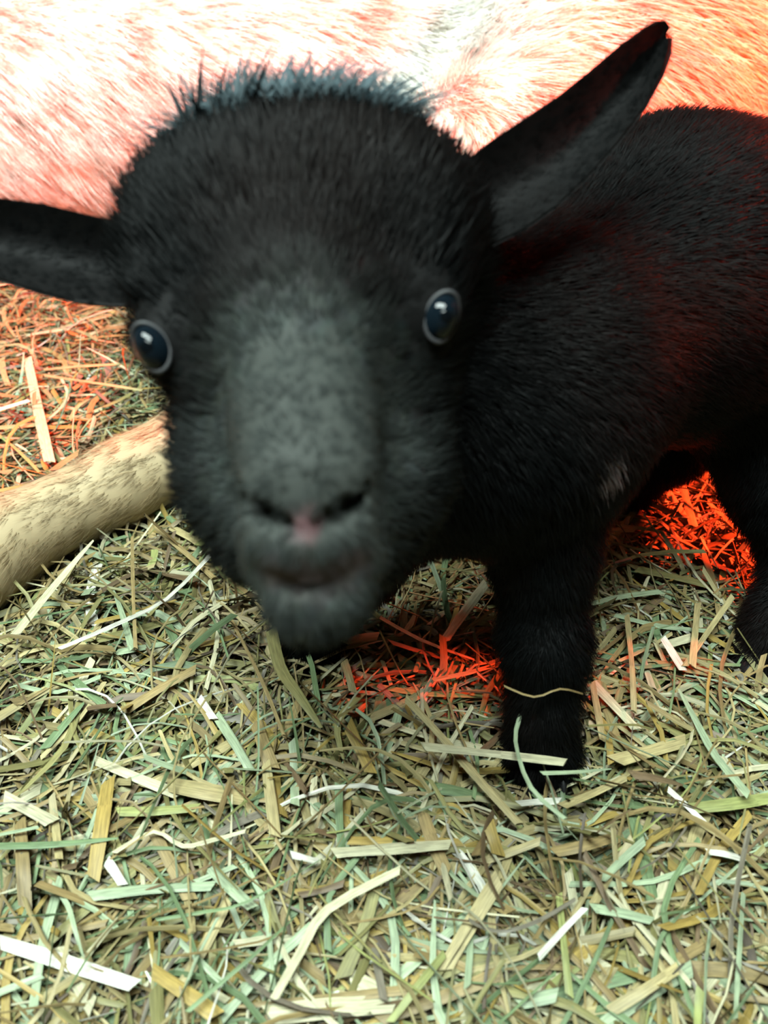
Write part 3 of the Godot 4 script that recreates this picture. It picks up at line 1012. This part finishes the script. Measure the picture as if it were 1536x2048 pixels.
func straws() -> void:
	var mat := straw_material()
	# name, form, tone, width in the photograph's pixels, height above the floor, path in the photograph's pixels, label
	var list := [
		["flat_straw", "strip", "white", 26, 0.024, [0, 1884, 130, 1925, 270, 1971], "wide creamy white straw strip slanting in from the bottom left corner"],
		["flat_straw", "strip", "mint", 20, 0.024, [180, 1792, 300, 1778, 427, 1772], "flat pale mint straw strip lying almost level near the bottom left"],
		["flat_straw", "strip", "pale", 20, 0.023, [190, 1520, 275, 1556, 360, 1590], "pale straw strip pointing at the frayed wide straw piece"],
		["flat_straw", "strip", "straw", 34, 0.023, [335, 1568, 410, 1582, 492, 1596], "broad frayed straw piece lying below the kid's chin"],
		["flat_straw", "strip", "gold", 28, 0.025, [216, 1560, 203, 1650, 186, 1757], "orange tan upright straw strip left of centre"],
		["flat_straw", "strip", "gold", 28, 0.024, [305, 1942, 370, 1985, 432, 2032], "golden straw strip by the bottom edge, pointing to the lower right"],
		["flat_straw", "strip", "pale", 36, 0.024, [536, 2030, 660, 2016, 792, 2007], "broad pale yellow straw lying along the bottom edge"],
		["straw_stalk", "stem", "pale", 18, 0.022, [470, 1888, 550, 1878, 630, 1872], "cream straw stem lying level above the broad pale straw"],
		["flat_straw", "strip", "mint", 18, 0.022, [432, 1430, 468, 1485, 500, 1540], "pale green straw strip slanting below the chin"],
		["flat_straw", "strip", "white", 15, 0.024, [398, 1396, 412, 1415, 427, 1438], "tiny bright white straw chip below the chin"],
		["flat_straw", "strip", "tan", 27, 0.023, [512, 1443, 527, 1490, 543, 1535], "short wide tan straw beneath the bent olive leaf"],
		["flat_straw", "strip", "mint", 16, 0.022, [584, 1480, 588, 1545, 590, 1610], "upright pale grey green straw strip in the middle"],
		["dry_leaf", "blade", "olive", 26, 0.032, [542, 1258, 560, 1336, 596, 1390, 642, 1456], "bent olive tan leaf hanging from under the kid's chin"],
		["hay_stalk", "stem", "tan", 7, 0.026, [458, 1231, 521, 1356, 568, 1471], "thin tan stem curving down beside the bent olive leaf"],
		["dry_leaf", "blade", "pale", 18, 0.028, [30, 1272, 110, 1172, 187, 1081], "pale pointed leaf rising below the outstretched tan leg"],
		["hay_stalk", "stem", "white", 9, 0.028, [120, 1297, 230, 1250, 333, 1198, 421, 1110], "long whitish stem running up towards the kid's cheek"],
		["hay_stalk", "stem", "tan", 11, 0.026, [311, 1055, 370, 1105, 430, 1158], "tan stem crossing the whitish stem beside the muzzle"],
		["hay_stalk", "stem", "tan", 7, 0.027, [264, 1074, 266, 1180, 271, 1297], "thin upright tan stem left of the muzzle"],
		["grass_strand", "blade", "mint", 13, 0.024, [264, 1300, 248, 1240, 227, 1180], "pale green grass blade beside the thin upright tan stem"],
		["flat_straw", "strip", "pale", 19, 0.024, [55, 716, 76, 820, 99, 924], "tall straw strip standing in the red lit hay at the left"],
		["hay_stalk", "stem", "straw", 6, 0.025, [88, 751, 190, 766, 286, 781], "thin straw stem sloping across the red lit hay under the ear"],
		["hay_stalk", "stem", "straw", 7, 0.026, [88, 740, 160, 733, 240, 729], "thin straw stem lying level across the red lit hay"],
		["flat_straw", "strip", "straw", 15, 0.024, [-10, 856, 35, 852, 80, 848], "straw strip at the left edge behind the tan leg"],
		["hay_stalk", "stem", "lime", 6, 0.026, [0, 872, 40, 905, 80, 946], "thin greenish stem at the left edge behind the tan leg"],
		["grass_strand", "blade", "lime", 12, 0.030, [-8, 984, 75, 966, 157, 940], "greenish blade lying along the top of the outstretched tan leg"],
		["flat_straw", "strip", "tan", 17, 0.026, [106, 940, 130, 922, 158, 904], "short tan straw bundle piece above the outstretched tan leg"],
		["grass_strand", "blade", "green", 15, 0.025, [-10, 1694, 110, 1690, 236, 1677], "flat green grass blade at the left edge"],
		["hay_stalk", "stem", "pale", 9, 0.026, [229, 1705, 307, 1663, 365, 1692, 425, 1680, 492, 1662], "kinked pale stem like a shallow letter W at lower left"],
		["flat_straw", "strip", "straw", 15, 0.024, [103, 1590, 110, 1650, 118, 1718], "narrow upright straw strip left of the orange tan strip"],
		["grass_strand", "blade", "green", 19, 0.024, [90, 1498, 128, 1452, 168, 1406], "deep green wide grass blade at the left"],
		["flat_straw", "strip", "lime", 19, 0.024, [234, 1623, 310, 1622, 396, 1615], "yellowish curled straw strip below the frayed wide piece"],
		["flat_straw", "strip", "mint", 11, 0.025, [359, 1882, 402, 1925, 450, 1972], "narrow pale green straw sloping down at bottom centre left"],
		["straw_stalk", "stem", "pale", 22, 0.027, [667, 1706, 780, 1698, 900, 1689], "thick pale yellow straw stem lying level in the centre"],
		["flat_straw", "strip", "brown", 13, 0.024, [599, 1790, 640, 1782, 688, 1766], "short brown straw strip in the lower centre"],
		["flat_straw", "strip", "pale", 17, 0.026, [547, 2000, 600, 1905, 656, 1818, 800, 1740], "long pale bent straw sweeping up to the right in the lower centre"],
		["flat_straw", "strip", "mint", 21, 0.024, [417, 1731, 460, 1775, 506, 1816], "wide mint green straw piece in the lower left centre"],
		["flat_straw", "strip", "white", 14, 0.025, [582, 1709, 606, 1715, 635, 1723], "bright white straw chip left of the thick pale stem"],
		["flat_straw", "strip", "white", 18, 0.025, [213, 1721, 228, 1742, 246, 1770], "small white straw flake beside the orange tan strip"],
		["grass_strand", "blade", "green", 9, 0.028, [375, 2024, 450, 1960, 520, 1900, 592, 1832], "long thin green grass blade rising from the bottom edge"],
		["grass_strand", "blade", "green", 7, 0.027, [312, 1840, 405, 1825, 495, 1804, 640, 1720], "slender green grass blade curving across the lower centre"],
		["grass_strand", "blade", "mint", 10, 0.026, [104, 1768, 135, 1810, 150, 1860, 167, 1916], "green grass blade curving down at the lower left"],
		["flat_straw", "strip", "pale", 24, 0.024, [8, 1594, 55, 1618, 105, 1645], "wide pale yellow straw near the left edge"],
		["flat_straw", "strip", "tan", 25, 0.023, [40, 1640, 45, 1725, 50, 1815], "wide upright tan straw near the left edge"],
		["flat_straw", "strip", "gold", 23, 0.024, [696, 1448, 718, 1495, 742, 1546], "amber straw strip right of centre below the red patch"],
		["flat_straw", "strip", "straw", 16, 0.026, [688, 1322, 698, 1352, 706, 1384], "short straw glowing red just right of the chin"],
		["flat_straw", "strip", "straw", 21, 0.027, [687, 1284, 720, 1276, 757, 1272], "short wide straw right below the kid's mouth"],
		["straw_stalk", "stem", "pale", 18, 0.036, [847, 1493, 990, 1508, 1131, 1525], "thick pale straw stem crossing in front of the kid's front hoof"],
		["hay_stalk", "stem", "mint", 9, 0.044, [1042, 1427, 1031, 1483, 1062, 1575, 1131, 1638], "wiggly pale green stem hanging across the kid's front hoof"],
		["grass_strand", "blade", "mint", 9, 0.034, [1083, 1547, 1150, 1545, 1223, 1538], "short green blade lying just right of the front hoof"],
		["flat_straw", "strip", "straw", 28, 0.025, [1231, 1521, 1300, 1502, 1371, 1481], "broad yellow straw right of the front hoof"],
		["grass_strand", "blade", "mint", 17, 0.028, [1497, 1592, 1431, 1514, 1390, 1440, 1357, 1378], "long blue green grass blade at the right edge"],
		["flat_straw", "strip", "pale", 21, 0.024, [1188, 1368, 1230, 1412, 1274, 1459], "pale split straw right of the front pastern"],
		["straw_stalk", "stem", "straw", 17, 0.028, [811, 1396, 880, 1470, 944, 1544, 1039, 1649], "long straw stem sloping down left of the front hoof"],
		["flat_straw", "strip", "white", 14, 0.026, [1037, 1607, 1080, 1603, 1120, 1602], "white straw chip just below the front hoof"],
		["flat_straw", "strip", "straw", 15, 0.026, [1124, 1612, 1190, 1585, 1253, 1554], "straw strip rising right from below the front hoof"],
		["dry_leaf", "blade", "brown", 18, 0.026, [1262, 1550, 1310, 1558, 1366, 1571], "brown pointed leaf right of the front hoof"],
		["flat_straw", "strip", "lime", 24, 0.025, [1378, 1617, 1460, 1608, 1545, 1595], "broad yellow green straw at the right edge"],
		["flat_straw", "strip", "mint", 15, 0.026, [1203, 1761, 1245, 1720, 1289, 1681], "pale green straw strip in the lower right centre"],
		["flat_straw", "strip", "straw", 15, 0.025, [1188, 1806, 1225, 1740, 1264, 1676], "straw strip beside the pale green strip at lower right"],
		["flat_straw", "strip", "straw", 30, 0.025, [888, 1940, 940, 1850, 998, 1757], "wide yellow straw sloping up in the lower centre"],
		["flat_straw", "strip", "lime", 15, 0.026, [780, 2044, 830, 1980, 889, 1907], "yellow green straw rising from the bottom edge centre"],
		["flat_straw", "strip", "tan", 22, 0.024, [1107, 1704, 1165, 1692, 1223, 1676], "tan straw strip under the front hoof, right of centre"],
		["flat_straw", "strip", "gold", 25, 0.027, [978, 1650, 988, 1680, 997, 1710], "short amber folded straw below the front hoof"],
		["hay_stalk", "stem", "grey", 8, 0.028, [939, 1841, 975, 1858, 1016, 1862, 1080, 1840, 1150, 1799], "curved grey twig in the lower centre right"],
		["hay_stalk", "stem", "dark", 6, 0.028, [1170, 1626, 1160, 1710, 1164, 1792], "thin dark upright stem right of centre"],
		["hay_stalk", "stem", "dark", 7, 0.027, [968, 2018, 972, 1950, 982, 1886], "thin dark stem near the bottom edge"],
		["flat_straw", "strip", "straw", 21, 0.025, [1221, 2022, 1290, 1980, 1356, 1936], "pinkish pale straw sloping up at bottom right"],
		["flat_straw", "strip", "lime", 16, 0.026, [1395, 2056, 1397, 2015, 1401, 1977], "bright lime straw upright at the bottom edge, right side"],
		["grass_strand", "blade", "green", 10, 0.026, [1303, 1988, 1312, 1920, 1325, 1870, 1366, 1824], "grey green grass blade curving up at lower right"],
		["hay_stalk", "stem", "mint", 9, 0.026, [1471, 2038, 1478, 1915, 1487, 1788], "pale green upright stem near the right edge"],
		["flat_straw", "strip", "lime", 14, 0.024, [1118, 1788, 1128, 1890, 1139, 1992], "long upright yellow green straw in the lower right centre"],
		["flat_straw", "strip", "mint", 18, 0.024, [1185, 1816, 1245, 1826, 1305, 1842], "flat pale green straw in the lower right"],
		["flat_straw", "strip", "white", 13, 0.026, [1415, 1703, 1450, 1708, 1490, 1719], "whitish straw strip near the right edge"],
		["flat_straw", "strip", "white", 13, 0.026, [1336, 1578, 1370, 1608, 1407, 1644], "whitish straw sloping down below the brown leaf"],
		["flat_straw", "strip", "white", 12, 0.026, [1170, 1816, 1125, 1862, 1077, 1915], "narrow white straw sloping down left at lower right"],
		["flat_straw", "strip", "mint", 24, 0.024, [1037, 2007, 1075, 1998, 1115, 1989], "wide mint straw near the bottom edge, right of centre"],
		["flat_straw", "strip", "straw", 16, 0.026, [1366, 973, 1376, 1010, 1388, 1053], "bent straw standing between the kid's hind legs"],
		["flat_straw", "strip", "straw", 11, 0.026, [1415, 1003, 1455, 1040, 1500, 1083], "straw lit red beside the kid's near hind leg"],
		["flat_straw", "strip", "white", 17, 0.027, [1326, 1275, 1345, 1305, 1367, 1341], "white straw chip left of the hind hoof"],
		["flat_straw", "strip", "straw", 11, 0.028, [1370, 1332, 1415, 1265, 1466, 1192], "straw lit red slanting up beside the hind hoof"],
		["hay_stalk", "stem", "straw", 11, 0.028, [1254, 1232, 1264, 1330, 1268, 1424], "upright straw stem between the fore and hind legs"],
		["flat_straw", "strip", "tan", 13, 0.025, [1185, 1064, 1225, 1060, 1272, 1060], "tan straw lying level under the kid's belly"],
		["flat_straw", "strip", "pale", 19, 0.028, [888, 1282, 930, 1222, 972, 1166], "pale split straw leaning left of the front leg"],
		["flat_straw", "strip", "straw", 13, 0.025, [1185, 1364, 1195, 1420, 1206, 1482], "upright straw strip close right of the front leg"],
		["flat_straw", "strip", "straw", 13, 0.026, [1396, 1206, 1390, 1270, 1385, 1332], "straw strip standing left of the near hind leg"],
	]
	for s in list:
		var pts := []
		var path: Array = s[5]
		for i in range(0, path.size(), 2):
			pts.append(ground(path[i], path[i + 1], s[4] + rng.randf_range(-0.003, 0.002)))
		var mid: Vector3 = pts[pts.size() / 2]
		var d := (mid - EYE).dot(axis)
		loose(s[0], s[1], s[2], s[3] * d / FPX, pts, mat, s[6])
	loose("hay_stalk", "stem", "tan", 0.0008, [at(1008, 1372, 0.271), at(1068, 1394, 0.266), at(1120, 1378, 0.267), at(1165, 1388, 0.276)], mat, "hair-thin tan fibre caught across the kid's front pastern")
	scattered(mat)

func scattered(mat: Material) -> void:
	# the next largest pieces lying on top of the litter, one of each look in each place
	var zones := [
		[0, 1760, 380, 2050, "in the bottom left corner"], [380, 1800, 770, 2050, "by the bottom edge, left of its middle"], [770, 1800, 1150, 2050, "by the bottom edge, right of its middle"],
		[1150, 1760, 1536, 2050, "in the bottom right corner"], [0, 1430, 380, 1740, "near the left edge, under the pale pointed leaf"], [380, 1400, 770, 1760, "below the kid's chin"],
		[770, 1390, 990, 1770, "left of the front hoof"], [1180, 1400, 1536, 1740, "right of the front hoof"], [0, 1190, 440, 1420, "below the outstretched tan leg"],
		[0, 620, 280, 870, "in the red lit hay under the ear"], [1210, 960, 1420, 1380, "under the kid's belly"],
	]
	var looks := [["flat_straw", "strip", "split straw"], ["hay_stalk", "stem", "round stalk"], ["grass_strand", "blade", "tapering grass blade"]]
	var colours := {"tan": "tan", "straw": "straw yellow", "pale": "pale cream", "olive": "olive", "green": "deep green", "mint": "pale green", "gold": "amber"}
	for z in zones:
		for look in looks:
			for tone in colours:
				if rng.randf() > 0.86: continue
				var p := ground(rng.randf_range(z[0], z[2]), rng.randf_range(z[1], z[3]), rng.randf_range(0.017, 0.023))
				var yaw := rng.randf() * TAU
				var wide := {"strip": rng.randf_range(0.0026, 0.0046), "stem": rng.randf_range(0.0010, 0.0024), "blade": rng.randf_range(0.0014, 0.0032)}
				var long: float = rng.randf_range(0.022, 0.042) if look[1] == "strip" else rng.randf_range(0.03, 0.065)
				var dir := Vector3(cos(yaw), rng.randf_range(-0.08, 0.08), sin(yaw))
				var aside := Vector3(-sin(yaw), 0, cos(yaw)) * rng.randf_range(-0.2, 0.2) * long * (0.2 if look[1] == "strip" else 1.0)
				loose(look[0], look[1], tone, wide[look[1]], [p - dir * long * 0.5, p + aside, p + dir * long * 0.5], mat, "%s %s lying %s" % [colours[tone], look[2], z[4]])

func loose(called: String, form: String, tone: String, width: float, pts: Array, mat: Material, label: String) -> void:
	var mid: Vector3 = pts[pts.size() / 2]
	var local := []
	for p in smooth_path(pts, 3): local.append(p - mid)
	var t := rng.randf_range(0.9, 1.08)
	var c: Color = TONE[tone]
	var o := put(called, stalk(local, width, form, Color(c.r * t, c.g * t, c.b * t), rng.randi() % 10000), mat, self, mid)
	tag(o, label, {"flat_straw": "straw", "straw_stalk": "straw", "hay_stalk": "hay stalk", "grass_strand": "grass", "dry_leaf": "leaf"}[called], "straws and blades lying on top of the hay")
